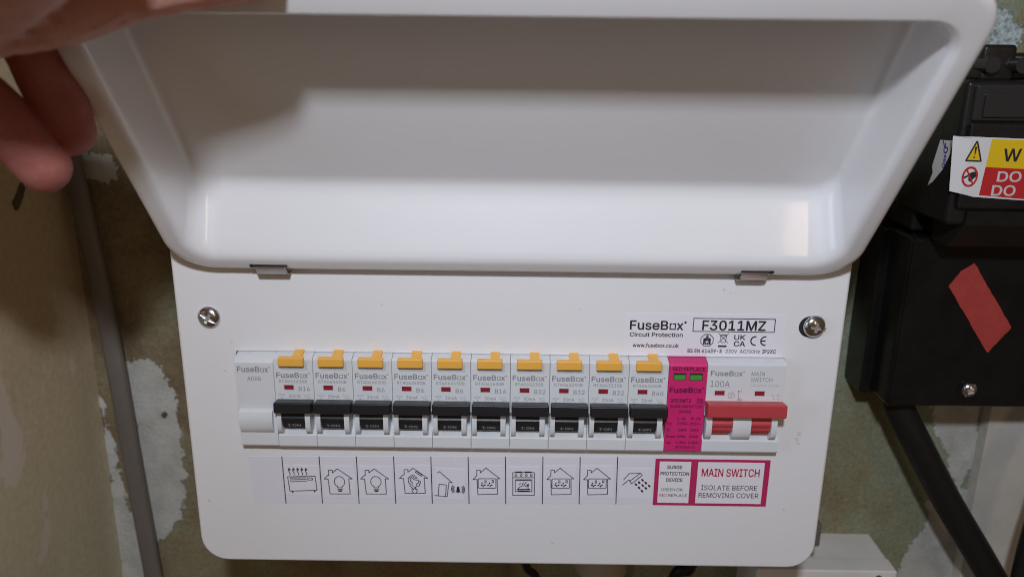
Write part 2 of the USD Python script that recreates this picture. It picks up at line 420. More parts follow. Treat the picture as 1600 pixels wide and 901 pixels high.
side = Thing('side_wall', (-255, WY, -600), kind='structure', label='tan painted side wall of the cupboard at the left')
sy, sz = np.arange(-150, WY + 1.1, 3.0), np.concatenate([np.arange(-640, -370, 10.0), np.arange(-370, 20, 3.0), np.arange(20, 460, 10.0)])
gy, gz = np.meshgrid(sy, sz)
rel = (meshkit.fbm(np.stack([gy * .012, gz * .012, gy * 0 + 4], -1), 4, 9) - .5) * 3.0
vv = np.stack([-255 + rel * .6, gy, gz], -1).reshape(-1, 3); ny = len(sy); ff = []
for j in range(len(sz) - 1):
    i = np.arange(ny - 1) + j * ny
    ff.append(np.stack([i, i + ny + 1, i + 1], 1)); ff.append(np.stack([i, i + ny, i + ny + 1], 1))
scuffs = [[(16, -176), (22, -150), (26, -150), (29, -180), (35, -196), (30, -214), (20, -222), (12, -212)], [(26, -270), (36, -250), (42, -230), (45, -236), (41, -260), (32, -276)],
          [(84, -175), (88, -174), (90, -183), (86, -185)], [(45, -196), (46, -150), (47, -150), (47, -198)], [(20, -128), (30, -124), (31, -130), (22, -134)]]
side.part('wall_face', trimesh.Trimesh(vv, np.vstack(ff), process=False), 'side_paint', smooth=True, attrs={'scuff': signed(scuffs, gy, gz) - 1.0, 'tone': np.clip(.85 - (gz.ravel() + 260) / 170, .05, .95)})


def on_side(shape, lift):
    m = extrude(shape, 0, 2.0)      # (u, v) = (y, z)
    v = np.array(m.vertices); m.vertices = np.stack([-255 + lift + 0.5 - v[:, 1] * 0.5, v[:, 0], v[:, 2]], 1)
    m.invert()
    return m


side.part('chip', on_side(wobble([(56, -78), (66, -69), (68, -72), (62, -80), (57, -83)], 1.2, 1.5, 23), 0.7), 'scuff_dark', smooth=False)

# ------------------------------------------------------------------ the fuse box: cover, enclosure, lid, labels
FL, FR, FB_, FT = -153.7, 149.4, -246.5, -6.0
APL, APR, APB, APT = -128.0, 123.9, -181.6, -135.0
unit = Thing('consumer_unit', (-2.1, WY, FB_), 'white metal fuse box with its lid raised, screwed to the wall', 'fuse box')


def face_ring(inset, y, r):
    p = rring(FL + inset, FR - inset, FB_ + inset, FT - inset, max(r - inset, .5))
    return np.stack([p[:, 0], np.full(len(p), y), p[:, 1]], 1)


R0 = 13.0
edge = [(1.4, 0.0), (0.9, 0.12), (0.42, 0.42), (0.12, 0.9), (0, 1.5), (0, 22.0), (0.9, 22.0), (0.9, 3.0)]
shell = loft([face_ring(i, y, R0) for i, y in edge], False, False)
outer = Polygon(face_ring(1.4, 0, R0)[:, [0, 2]])
ap = Polygon(rring(APL, APR, APB, APT, 1.2, 4, 1))
tv, tf = trimesh.creation.triangulate_polygon(outer.difference(ap), engine='earcut')
cap = trimesh.Trimesh(np.stack([tv[:, 0], np.zeros(len(tv)), tv[:, 1]], 1), tf, process=False)
if cap.face_normals[0][1] > 0:
    cap.invert()
ring = np.array(ap.exterior.coords)[:-1]
if not ap.exterior.is_ccw:
    ring = ring[::-1]
k_ = len(ring); lipv = np.vstack([np.stack([ring[:, 0], np.full(k_, y), ring[:, 1]], 1) for y in (0.0, 1.4)])
lip = trimesh.Trimesh(lipv, np.array([t for i in range(k_) for t in ([i, i + k_, (i + 1) % k_ + k_], [i, (i + 1) % k_ + k_, (i + 1) % k_])]), process=False)
cover = cat_(shell, cap, lip)
cover.merge_vertices()
c_path = unit.part('cover', cover, 'cover_white', smooth=50)
encl = loft([np.stack([(p := rring(FL + 3, FR - 3, FB_ + 3, FT - 3, 10))[:, 0], np.full(len(p), y), p[:, 1]], 1) for y in (4.0, WY - 3)], True, True)
# the enclosure is open behind the slot: its front wall stands 4 mm back
unit.part('enclosure', cat_(loft([np.stack([(p := rring(FL + 2.2, FR - 2.2, FB_ + 2.2, FT - 2.2, 11))[:, 0], np.full(len(p), y), p[:, 1]], 1) for y in (20.0, WY - 2.2)], True, True)), 'cover_white')
unit.part('din_well', extrude(sbox(APL - 6, APB - 6, APR + 6, APT + 6), 14.0, 18.0), 'recess_dark', smooth=False)

# lid: built flat in (x, t, d) and swung up about its hinge edge
LA, LY0, LZ0 = 0.67405, -6.0, -95.42
XL, XR, TB, TT = -148.65, 146.9, 0.0, 146.0


def lid_at(p):
    p = np.asarray(p, float); s, c = math.sin(LA), math.cos(LA)
    return np.stack([p[:, 0], LY0 - p[:, 1] * s + p[:, 2] * c, LZ0 + p[:, 1] * c + p[:, 2] * s], 1)


def lid_ring(si, bi, ti, d, r):
    p = rring(XL + si, XR - si, TB + bi, TT - ti, r, 9, 8)
    return lid_at(np.stack([p[:, 0], p[:, 1], np.full(len(p), d)], 1))


prof = [(16, 35, 22, 25.0, 9), (14.2, 32.0, 20.0, 24.7, 10), (12.9, 29.4, 18.6, 23.6, 10.6), (12.0, 26.8, 17.6, 21.2, 11), (11.5, 24.2, 17.0, 18.2, 11.4),
        (10.2, 14.2, 15.2, 6.2, 12), (9.9, 11.9, 14.7, 3.4, 12.3), (9.3, 10.2, 14.0, 1.6, 12.6), (8.3, 8.6, 13.2, 0.5, 13), (7.0, 6.8, 12.0, 0.0, 13.5),
        (3.2, 3.6, 3.2, 0.0, 16), (1.8, 2.0, 1.8, 0.25, 17), (0.8, 0.9, 0.8, 0.8, 17.5), (0.2, 0.2, 0.2, 1.7, 18), (0, 0, 0, 2.8, 18), (0.3, 0.3, 0.3, 3.8, 18),
        (1.4, 1.4, 1.4, 4.2, 17), (6.8, 6.6, 11.6, 4.2, 13.5), (8.6, 10.4, 13.4, 6.2, 12.4), (10.6, 23.0, 16.2, 21.6, 11), (12.4, 28.4, 18.2, 25.8, 10.5), (16, 35, 22, 26.5, 9)]
lid_path = unit.part('lid', loft([lid_ring(*q) for q in prof]), 'lid_white', smooth=60)


def lid_box(x0, x1, t0, t1, d0, d1, r=0.3):
    m = rbox(x0, x1, t0, t1, d0, d1, r, 3)          # (x, t, d)
    m.vertices = lid_at(np.array(m.vertices)); m.fix_normals()
    return m


for hx0, hx1, sgn in ((-113.3, -99.9, -1), (98.2, 109.8, 1)):
    leaf = [lid_box(hx0, hx1, -1.3, 3.9, -0.9, -0.15, .3), lid_box(hx0 + .2, hx1 - .2, -1.6, -0.9, -0.9, 4.5, .3), rbox(hx0 - (1.2 if sgn > 0 else 0), hx1 - (1.2 if sgn > 0 else -.4), -6.0, -0.05, -97.2, -96.5, .25)]
    h = unit.part('hinge', cat_(*leaf), 'hinge_steel', parent=lid_path)
    sl = LineString([(hx0 - (1.6 if sgn < 0 else 0), 0), (hx1 + (1.6 if sgn > 0 else .4), 0)]).buffer(.55)
    hole = Point(hx0 - 1.2 if sgn < 0 else hx1 + 1.2, -.35).buffer(1.15)
    s2 = extrude(sl.union(hole), 0, 0.2); v = np.array(s2.vertices)
    s2.vertices = lid_at(np.stack([v[:, 0], v[:, 2] + 4.2, v[:, 1] - .21], 1)); s2.fix_normals()
    unit.part('hinge_slot', s2, 'recess_dark', parent=lid_path, smooth=False)


def pan_screw(c, rad, tilt, spin, proud):
    """A slotted cross-head pan screw: lathe body with the slot and cross cut out."""
    prof = [(0, 0), (rad, 0), (rad, .55), (rad * .965, 1.0), (rad * .86, 1.7), (rad * .65, 2.35), (rad * .35, 2.75), (0, 2.9)]
    b = trimesh.creation.revolve(np.array(prof), sections=40); b.merge_vertices()
    if b.volume < 0:
        b.invert()
    mm = m3.Manifold(m3.Mesh(np.array(b.vertices, np.float32), np.array(b.faces, np.uint32)))
    slot = m3.Manifold.cube((rad * 2.4, .95, 2.2), True).translate((0, 0, 3.0))
    arm = m3.Manifold.cube((rad * .95, 1.5, 3.0), True).translate((0, 0, 3.0))
    rec = m3.Manifold.cylinder(2.2, .9, 1.6, 8).translate((0, 0, 1.2))
    cut = slot + arm + arm.rotate((0, 0, 90)) + rec
    mm = (mm - cut).rotate((0, 0, spin))
    inlay = m3.Manifold.cube((rad * 1.9, .95, .5), True) + m3.Manifold.cube((rad * .9, 1.5, .5), True) + m3.Manifold.cube((1.5, rad * .9, .5), True)
    inlay = inlay.translate((0, 0, 1.62)).rotate((0, 0, spin))
    return place_screw(tri(mm), c, tilt, proud), place_screw(tri(inlay), c, tilt, proud)


def place_screw(t, c, tilt, proud):
    t.apply_transform(XZ)
    t.apply_transform(trimesh.transformations.rotation_matrix(math.radians(tilt[0]), [1, 0, 0]))
    t.apply_transform(trimesh.transformations.rotation_matrix(math.radians(tilt[1]), [0, 0, 1]))
    t.apply_translation([c[0], c[1] - proud, c[2]])
    return t


def add_screw(th, name, *a):
    head, slot = pan_screw(*a)
    p = th.part(name, head, 'steel', smooth=28)
    th.part('slot', slot, 'slot_glint', parent=p, smooth=False)


add_screw(unit, 'cover_screw', (-138.6, 0, -119.0), 5.15, (0, 0), -32, -0.05)
add_screw(unit, 'cover_screw', (135.0, 0, -119.2), 5.15, (3, 7), -8, 1.3)
unit.part('screw_hole', extrude(Point(133.6, -120.0).buffer(5.0), -0.06, 0.0), 'recess_dark', smooth=False)
# handling marks on the cover
for x, z, r in ((131.5, -213.5, .55), (-129.6, -131, .5), (-133.8, -145, .4), (20, -234, .6), (93.5, -103.0, .5), (96.5, -104.5, .35), (-60, -112, .4), (29, -113, .35), (-147.2, -213, .6)):
    unit.part('mark', extrude(wobble([(x - r, z - r), (x + r, z - r), (x + r, z + r), (x - r, z + r)], .4, r * .6, int(abs(x))), -0.03, 0), 'dust_grey', parent=c_path, smooth=False)
for k in range(5):
    x, z = 134.2 + .5 * math.sin(k * 2.1), -172.4 - k * 1.5
    unit.part('mark', extrude(wobble([(x - .8, z - .5), (x + .9, z - .4), (x + .7, z + .6), (x - .9, z + .4)], .5, .7, k), -0.03, 0), 'dust_grey', parent=c_path, smooth=False)

# rating label
lab = affinity.rotate(sbox(50.2, -134.8, 122.6, -114.4), -0.2)
lp = unit.part('rating_label', extrude(lab, -0.12, 0), 'paper_white', smooth=False)
y = -0.12
ink = [logo_text(52.2, 77.9, -122.2, 4.15, y), text('Circuit Protection', 52.35, 76.45, -125.6, 1.9, y, bold=True), text('www.fusebox.co.uk', 53.9, 74.9, -130.7, 1.75, y, bold=True),
       text('F3011MZ', 84.9, 113.7, -122.1, 4.5, y, bold=True), text('UK', 99.8, 104.9, -126.6, 2.3, y, bold=True), text('CA', 99.9, 105.1, -129.7, 2.3, y, bold=True),
       text('BS EN 61439-3', 79.1, 94.7, -133.05, 1.7, y, bold=True), text('230V', 96.5, 101.7, -133.05, 1.7, y), text('AC/50Hz', 103.0, 112.1, -133.05, 1.7, y), text('IP2XC', 113.2, 119.5, -133.05, 1.75, y, bold=True)]
frame = sbox(80.7, -123.0, 117.9, -116.4); frame = frame.difference(frame.buffer(-.38))
oct_ = Polygon([(87.6 + 3.2 * math.cos(math.radians(22.5 + 45 * k)), -127.05 + 3.25 * math.sin(math.radians(22.5 + 45 * k))) for k in range(8)])
oct_ = oct_.difference(oct_.buffer(-.32))
man = unary_union([sbox(86.1, -128.9, 89.1, -126.2).buffer(.2), Point(87.6, -125.2).buffer(.75)]).difference(Polygon([(87.9, -126.6), (86.9, -128.0), (87.5, -128.0), (87.2, -129.2), (88.3, -127.6), (87.7, -127.6)])).difference(sbox(86.7, -129.4, 86.82, -127.2)).difference(sbox(88.4, -129.4, 88.52, -127.2)).difference(sbox(86, -125.25, 89, -124.95))
binl = strokes([[(92.7, -123.6), (97.2, -128.2)], [(97.2, -123.6), (92.7, -128.2)], [(93.4, -124.6), (96.6, -124.6)], [(93.6, -124.6), (94.1, -128)], [(96.4, -124.6), (95.9, -128)], [(94.1, -128), (95.9, -128)], [(93.9, -124.2), (96.1, -124.2)]], .26)
ce_c = Point(109.6, -127.05).buffer(2.35).difference(Point(109.6, -127.05).buffer(1.75)).difference(sbox(109.9, -130, 113, -124))
ce_e = Point(114.1, -127.05).buffer(2.35).difference(Point(114.1, -127.05).buffer(1.75)).difference(sbox(114.4, -130, 118, -124)).union(sbox(112.0, -127.35, 114.2, -126.75))
ink.append(extrude(unary_union([frame]), y - .05, y)); ink += [extrude(s, y - .05, y) for s in (oct_, man, binl, sbox(92.8, -130.25, 96.7, -129.4), ce_c, ce_e)]
unit.part('label_print', cat_(*ink), 'print_black', parent=lp, smooth=False)

# circuit strip with its cells
SX0, SZ0, SLOPE, PITCH = -126.6, -188.85, math.radians(0.75), 17.8
CH = 25.2


def on_strip(u, v):
    """Strip coordinates: u from its left end, v down from its top edge, millimetres."""
    c, s = math.cos(SLOPE), math.sin(SLOPE)
    return SX0 + u * c + v * s, SZ0 + u * s - v * c


def strip_poly(pts):
    return Polygon([on_strip(*p) for p in pts])


D0 = 16.2          # first divider
sp = unit.part('circuit_strip', extrude(strip_poly([(0, 0), (194.2, 0), (194.2, CH), (0.6, CH)]), -0.10, 0), 'paper_strip', smooth=False)
for k in range(10):
    u = D0 + PITCH * k
    unit.part('divider_line', extrude(strip_poly([(u - .22, -.1), (u + .22, -.1), (u + .22, CH + .1), (u - .22, CH + .1)]), -0.14, -0.09), 'print_black', parent=sp, smooth=False)

S1, S2 = 17.8 / 293, 25.2 / 363


def house(dx=0, dy=0, sx=1.0, base=True):
    p = [(28, 171), (59, 142), (67, 142), (67, 103), (97, 103), (97, 123), (138, 92), (251, 170), (223, 168), (227, 287), (67, 287), (59, 171), (28, 171)]
    return [(a * sx + dx, b + dy) for a, b in p]


def arc(cx, cy, r, a0, a1, n=14, ry=None):
    return [(cx + r * math.cos(math.radians(a)), cy + (ry or r) * math.sin(math.radians(a))) for a in np.linspace(a0, a1, n)]


def ico_heater():
    L = [[(32, 155), (250, 148), (258, 258), (42, 266), (32, 155)], [(50, 164), (178, 160)], [(51, 178), (180, 172)], [(52, 193), (182, 187)], [(190, 163), (226, 161), (228, 177), (192, 179), (190, 163)]]
    thick = [[(62, 270), (64, 276)], [(238, 264), (240, 270)]]
    for k in range(5):
        x = 50 + 33 * k
        L.append([(x + 5 * math.sin(t * 1.1), 142 - t * 8) for t in range(0, 6)])
        thick.append([(x - 5, 102), (x - 1, 90), (x + 6, 101)])
    return L, thick, []


def ico_bulb():
    L = [house(), arc(148, 192, 41, 130, 410, 26) + [(166, 226), (166, 238), (131, 238), (131, 226), (122, 223)]]
    return L, [[(132, 253), (166, 253)], [(138, 265), (160, 265)]], []


def ico_smoke():
    h = house(14, -6)
    L = [h, [(168, 116), (216, 148), (222, 138), (180, 110), (168, 116)], arc(178, 132, 22, 80, 170), arc(178, 132, 34, 80, 170), arc(178, 132, 46, 80, 170),
         [(150, 280), (136, 262), (138, 240), (150, 252), (162, 232), (168, 254), (176, 244), (178, 264), (168, 280)],
         [(140, 238), (120, 222), (126, 206), (110, 196), (116, 172), (108, 166), (122, 152), (132, 168), (128, 186), (142, 196), (138, 214), (148, 230)],
         [(166, 236), (178, 222), (174, 208), (192, 198), (190, 182), (204, 184), (208, 200), (196, 208), (198, 222), (184, 226)]]
    return L, [], []


def ico_bell():
    q = lambda pts: [((x - 20) * 1.137, (y - 45) * 1.1) for x, y in pts]
    L = [q([(58, 157), (75, 148), (163, 225), (140, 222), (128, 325), (42, 317)]), q([(65, 318), (72, 237), (123, 241), (116, 322)])]
    for r in (18, 26, 34):
        L += [q(arc(200, 268, r + 8, 140, 215, 8)), q(arc(208, 272, r + 8, -38, 38, 8))]
    bell = Polygon(q([(204, 250), (212, 254), (215, 270), (217, 284), (224, 291), (184, 291), (192, 284), (194, 270), (197, 254)])).union(Point(*q([(204, 294)])[0]).buffer(5))
    return L, [], [bell]


def ico_socket():
    L = [[(x * 1, y) for x, y in [(36, 172), (66, 142), (66, 100), (94, 100), (94, 120), (140, 84), (248, 166), (226, 166), (229, 286), (72, 290), (67, 172), (36, 172)]]]
    r = sbox(84, 174, 208, 232).buffer(8).exterior.coords
    L.append(list(r))
    thick = []
    for x in (100, 124, 150, 178):
        thick.append([(x, 216), (x + 7, 216)])
    thick += [[(106, 204), (107, 199)], [(164, 204), (165, 199)], [(114, 226), (115, 222)], [(170, 226), (171, 222)]]
    fills = [sbox(126, 178, 142, 200).difference(sbox(131, 183, 137, 194)), sbox(184, 176, 200, 198).difference(sbox(189, 182, 195, 193))]
    return L, thick, fills


def ico_oven():
    q = lambda pts: [((x - 535) * 1.137, (y - 45) * 1.1) for x, y in pts]
    L = [q([(585, 153), (735, 153), (735, 313), (585, 313), (585, 153)]), q([(585, 188), (735, 188)]), q([(602, 202), (718, 202), (718, 287), (602, 287), (602, 202)]), q([(608, 208), (712, 208)]),
         q([(620, 274), (628, 256), (650, 246), (668, 244), (680, 252), (694, 240), (690, 262), (700, 272), (620, 274)]), q([(630, 238), (640, 228)]), q([(648, 238), (660, 222)]), q([(664, 238), (678, 222)]), q([(616, 270), (704, 270), (698, 282), (624, 282), (616, 270)])]
    for x in (607, 643, 679, 714):
        L.append(q(arc(x, 172, 7, 0, 360, 10)))
    return L, [q([(607, 149), (648, 149)]), q([(670, 149), (712, 149)]), q([(684, 240), (694, 236)])], []


def ico_shower():
    q = lambda pts: [((x - 1312) * 1.137, (y - 55) * 1.1) for x, y in pts]
    L = [q([(1356, 212), (1394, 168), (1470, 166), (1484, 180), (1412, 240), (1394, 212), (1350, 248)]), q([(1470, 166), (1398, 222)])]
    fills = []
    for a, b in ((1443, 245), (1466, 268), (1487, 291), (1465, 231), (1490, 251), (1513, 271), (1487, 214), (1511, 234), (1536, 255)):
        e = affinity.rotate(affinity.scale(Point(0, 0).buffer(1, 8), 13, 7.5), 42)
        x, yy = q([(a, b)])[0]
        fills.append(affinity.translate(e, x, yy))
    return L, [], fills


stickers = [  # cell, artwork, paper box (u0, v0, u1, v1) in the artwork's units, turn, look
    (0, ico_heater, (8, 66, 276, 300), -1.2, 'heater'), (1, ico_bulb, (22, 70, 268, 312), 0, 'bulb'), (2, ico_bulb, (18, 70, 276, 318), -1, 'bulb'), (3, ico_smoke, (16, 64, 288, 304), 0.6, 'alarm'),
    (4, ico_bell, (22, 88, 262, 330), -5, 'bell'), (5, ico_socket, (24, 66, 270, 306), 0.4, 'socket'), (6, ico_oven, (18, 74, 268, 310), 0, 'oven'), (7, ico_socket, (14, 66, 262, 306), 0, 'socket'),
    (8, ico_socket, (12, 66, 276, 308), 0, 'socket'), (9, ico_shower, (22, 84, 276, 316), -0.5, 'shower')]
DX = {2: -4, 3: -2, 5: 0, 7: -2, 8: -6, 9: 0}
for c, fn, bx, turn, look in stickers:
    L, thick, fills = fn()
    u0 = D0 + PITCH * c
    if c == 9:
        u0 += 0.2
    mp = lambda p: on_strip(u0 + (p[0] + DX.get(c, 0)) * S1, p[1] * S2)
    paper = Polygon([mp(p) for p in ((bx[0], bx[1]), (bx[2], bx[1]), (bx[2], bx[3]), (bx[0], bx[3]))])
    ctr = paper.centroid
    paper = affinity.rotate(paper, turn * .6, origin=ctr)
    pp = unit.part('circuit_sticker', extrude(paper, -0.24, -0.09), 'paper_sticker', smooth=False)
    art = unary_union([strokes([[mp(p) for p in l] for l in L], .36)] + ([strokes([[mp(p) for p in l] for l in thick], .62)] if thick else []) + [shapely.transform(f, lambda a: np.array([mp(p) for p in a])) for f in fills])
    art = affinity.rotate(art.simplify(.02), turn * .25, origin=ctr)
    unit.part('pictogram', extrude(art, -0.29, -0.24), 'print_black', parent=pp, smooth=False)

# magenta warning labels
rot = lambda g: affinity.rotate(g, 0.0)
RT, RB = -187.1, -212.0
for nm, x0, x1, cells in (('surge_label', 67.9, 86.9, [(70.0, 85.0)]), ('main_switch_label', 86.95, 122.6, [(88.3, 120.0)])):
    pl = unit.part(nm, extrude(sbox(x0, RB, x1, RT), -0.16 if nm[0] == 's' else -0.18, 0), 'label_magenta', smooth=False)
    for a, b in cells:
        unit.part('label_panel', extrude(sbox(a, RB + 1.4, b, RT - 1.4), -0.20, -0.15), 'paper_white', parent=pl, smooth=False)
    yy = -0.20
    if nm[0] == 's':
        unit.part('label_print', cat_(text('SURGE', 73.6, 80.9, -192.3, 1.75, yy, bold=True), text('PROTECTION', 70.7, 84.3, -195.7, 1.75, yy, bold=True), text('DEVICE', 73.6, 81.4, -199.1, 1.75, yy, bold=True), text('OK', 78.9, 81.9, -204.2, 1.55, yy), text('REPLACE', 75.2, 84.2, -207.3, 1.5, yy)), 'print_black', parent=pl, smooth=False)
        unit.part('green_print', text('GREEN', 71.6, 78.2, -204.2, 1.55, yy), 'print_green', parent=pl, smooth=False)
        unit.part('red_print', text('RED', 70.8, 74.5, -207.3, 1.5, yy), 'print_red', parent=pl, smooth=False)
    else:
        unit.part('red_print', text('MAIN SWITCH', 90.3, 118.0, -196.0, 3.95, yy, bold=True), 'print_red', parent=pl, smooth=False)
        unit.part('label_print', cat_(text('ISOLATE BEFORE', 90.6, 117.5, -203.4, 2.55, yy), text('REMOVING COVER', 89.7, 118.5, -207.5, 2.6, yy)), 'print_black', parent=pl, smooth=False)

# ------------------------------------------------------------------ the row of modules
YF = -6.0            # the front plane of the modules
P0, PW = -109.4, 17.95


def body_profile():
    return [(12, -135.25), (-0.3, -135.25), (-4.9, -136.15), (-5.7, -136.5), (YF, -137.1), (YF, -161.5), (-1.0, -162.5), (-1.0, -171.4), (-1.6, -171.7), (-5.7, -174.2), (YF, -174.6), (YF, -179.6), (-5.6, -180.3), (12, -180.3)]


def cheek(x0, x1):
    pts = [(-1, -160.5), (-7.8, -160.5), (-8.6, -162.5), (-9.0, -165.5), (-8.9, -168.5), (-8.4, -170.6), (-7.4, -172.2), (-6.0, -173.1), (-1, -173.2)]
    return prism(pts, x0, x1)


def drum(x0, x1, n=14):
    pts = [(0, -158)]
    for k in range(n + 1):
        a = math.radians(-60 + 120 * k / n)
        r = 7.9 - (.5 if k in (6, 9, 12) else 0)
        pts.append((-0.6 - r * math.cos(a), -164.6 - r * math.sin(a)))
    pts.append((0, -171.3))
    return prism(pts, x0, x1)


def sphere_pts(c, r, n=12):
    a = np.arange(n * n) + .5; ph = np.arccos(1 - 2 * a / (n * n)); th = np.pi * (1 + 5 ** .5) * a
    return np.asarray(c) + r * np.stack([np.cos(th) * np.sin(ph), np.sin(th) * np.sin(ph), np.cos(ph)], 1)


def bar(x0, x1, top=-156.1, bot=0.0):
    pts = []
    for x in (x0 + .6, x1 - .6):
        for py, pz in ((-6.2, top - .6), (-12.2, top + .35), (-12.5, -159.7 + bot), (-8.2, -161.3 + bot)):
            pts.append(sphere_pts((x, py, pz), .6, 9))
    return trimesh.convex.convex_hull(np.vstack(pts))


def on_drum(m):
    v = np.array(m.vertices)
    v[:, 1] = -0.62 - np.sqrt(7.9 ** 2 - (v[:, 2] + 164.6) ** 2) + v[:, 1]
    m.vertices = v
    return m


def frame_window(x0, x1, z0, z1, y):
    """A recessed window: sunken rim, then its flag."""
    o, i = sbox(x0 - .25, z0 - .2, x1 + .25, z1 + .25), sbox(x0, z0, x1, z1)
    return extrude(o.difference(i), y - .12, y)


ratings = [('RTA061630B', 'B16'), ('RTA060630B', 'B6'), ('RTA060630B', 'B6'), ('RTA060630B', 'B6'), ('RTA060630B', 'B6'), ('RTA061630B', 'B16'), ('RTA063230B', 'B32'), ('RTA063230B', 'B32'), ('RTA063230B', 'B32'), ('RTA064030B', 'B40')]
where = ['B16 breaker with yellow test button, right beside the blank grey module, above the heater sticker',
         'B6 breaker with yellow test button above the first light bulb sticker', 'B6 breaker with yellow test button above the second light bulb sticker',
         'B6 breaker with yellow test button above the smoke alarm sticker', 'B6 breaker with yellow test button above the door bell sticker',
         'B16 breaker with yellow test button above the leftmost socket house sticker', 'B32 breaker with yellow test button above the oven sticker',
         'B32 breaker with yellow test button above the middle socket house sticker', 'B32 breaker with yellow test button just left of the B40 breaker',
         'B40 breaker with yellow test button beside the pink surge module']
for i in range(10):
    L = P0 + PW * i
    dz = 0.0
    t = Thing('circuit_breaker', (L + 8.9, 0, -180.3), where[i], 'circuit breaker', 'circuit breakers in the row')
    sh = lambda m, d=0: (m.apply_translation([L - P0 + d, 0, dz]), m)[1]
    b = t.part('body', sh(cat_(prism(body_profile(), P0 + .1, P0 + PW - .12))), 'module_grey', smooth=28)
    t.part('cheek', sh(cheek(P0 + .6, P0 + 2.75)), 'module_grey', smooth=28)
    t.part('cheek', sh(cheek(P0 + 13.65, P0 + 16.0)), 'module_grey', smooth=28)
    t.part('toggle', sh(cat_(bar(P0 + .7, P0 + 17.6))), 'toggle_black', smooth=40)
    t.part('toggle_drum', sh(drum(P0 + 2.8, P0 + 13.6)), 'toggle_black', smooth=20)
    t.part('toggle_print', sh(cat_(on_drum(text('I·ON', P0 + 5.4, P0 + 11.2, -169.3, 1.5, 0, .08)))), 'print_pale_grey', smooth=False)
    bx0, bx1 = P0 + 2.9, P0 + 14.3
    btn = rbox(bx0, bx1, -8.6, -5.5, -139.3, -135.1, .5, 4)
    stem = prism([(-8.0, -136.0), (-7.6, -135.3), (0.6, -133.9), (0.6, -135.6), (-5, -136.5)], P0 + 8.9, P0 + 13.1)
    t.part('test_button', sh(cat_(btn, stem)), 'button_yellow', smooth=35)
    pl = t.part('button_plate', sh(extrude(sbox(P0 + 3.4, -141.6, P0 + 15.4, -137.3), YF - .12, YF)), 'module_plate', smooth=False)
    t.part('window', sh(extrude(sbox(P0 + 4.4, -151.4, P0 + 8.7, -149.2), YF - .05, YF)), 'window_red', smooth=False)
    t.part('window_frame', sh(frame_window(P0 + 4.4, P0 + 8.7, -151.4, -149.2, YF)), 'module_plate', smooth=False)
    code, rate = ratings[i]
    w = {'B16': 5.0, 'B6': 3.4, 'B32': 5.1, 'B40': 5.1}[rate]
    pr = [logo_text(P0 + 1.05, P0 + 16.5, -145.6, 2.5, YF, .04), text(code, P0 + 2.15, P0 + 15.0, -148.1, 1.45, YF, .04), text(rate, P0 + 11.0, P0 + 11.0 + w, -152.0, 2.05, YF, .04),
          text('30mA', P0 + 6.2, P0 + 11.5, -155.4, 1.6, YF, .04)]
    t.part('print', sh(cat_(*pr)), 'print_grey', smooth=False)
    sym = [strokes([[(P0 + 1.5, -153.8), (P0 + 4.5, -153.8)], [(P0 + 1.6, -154.4), (P0 + 2.5, -154.4)], [(P0 + 3.4, -154.4), (P0 + 4.4, -154.4)], [(P0 + 3, -154.4), (P0 + 3, -155.9)], [(P0 + 2.4, -155.6), (P0 + 3.6, -155.6)]], .28),
           strokes([[(P0 + 13.1, -153.8), (P0 + 14.2, -154.5), (P0 + 15.2, -153.8), (P0 + 16.0, -154.4)], [(P0 + 13.2, -154.8), (P0 + 14, -154.8)], [(P0 + 14.2, -155.3), (P0 + 16, -155.3), (P0 + 16, -156.2), (P0 + 14.2, -156.2), (P0 + 14.2, -155.3)], [(P0 + 15.1, -154.8), (P0 + 15.1, -156.2)]], .26)]
    t.part('symbols', sh(cat_(*([extrude(s, YF - .04, YF) for s in sym] + [text('TEST', P0 + 6.7, P0 + 10.7, -141.3, 1.3, YF - .12, .04)]))), 'print_pale_grey', smooth=False)

# blank module at the left end
t = Thing('blank_module', (-118.2, 0, -180.3), 'plain grey blanking module at the left end of the row', 'module')
x0, x1 = -126.9, -109.5
bp = [(12, -135.3), (-0.3, -135.3), (-5.2, -137.2), (YF, -138.6), (YF, -162.5), (YF, -179.4), (-5.6, -180.1), (12, -180.1)]
t.part('body', prism(bp, x0, x1), 'module_grey', smooth=28)
t.part('raised_pad', prism([(-5, -161.2), (-6.4, -161.2), (-8.0, -162.2), (-8.7, -164.5), (-8.8, -167.0), (-8.3, -169.8), (-7.4, -171.8), (-6.2, -173.0), (-5, -173.2)], -126.2, -110.9), 'module_grey', smooth=28)
t.part('print', cat_(logo_text(-126.0, -110.9, -143.0, 2.6, YF, .04), text('ADRB', -121.7, -115.4, -147.2, 1.75, YF, .04)), 'print_grey', smooth=False)

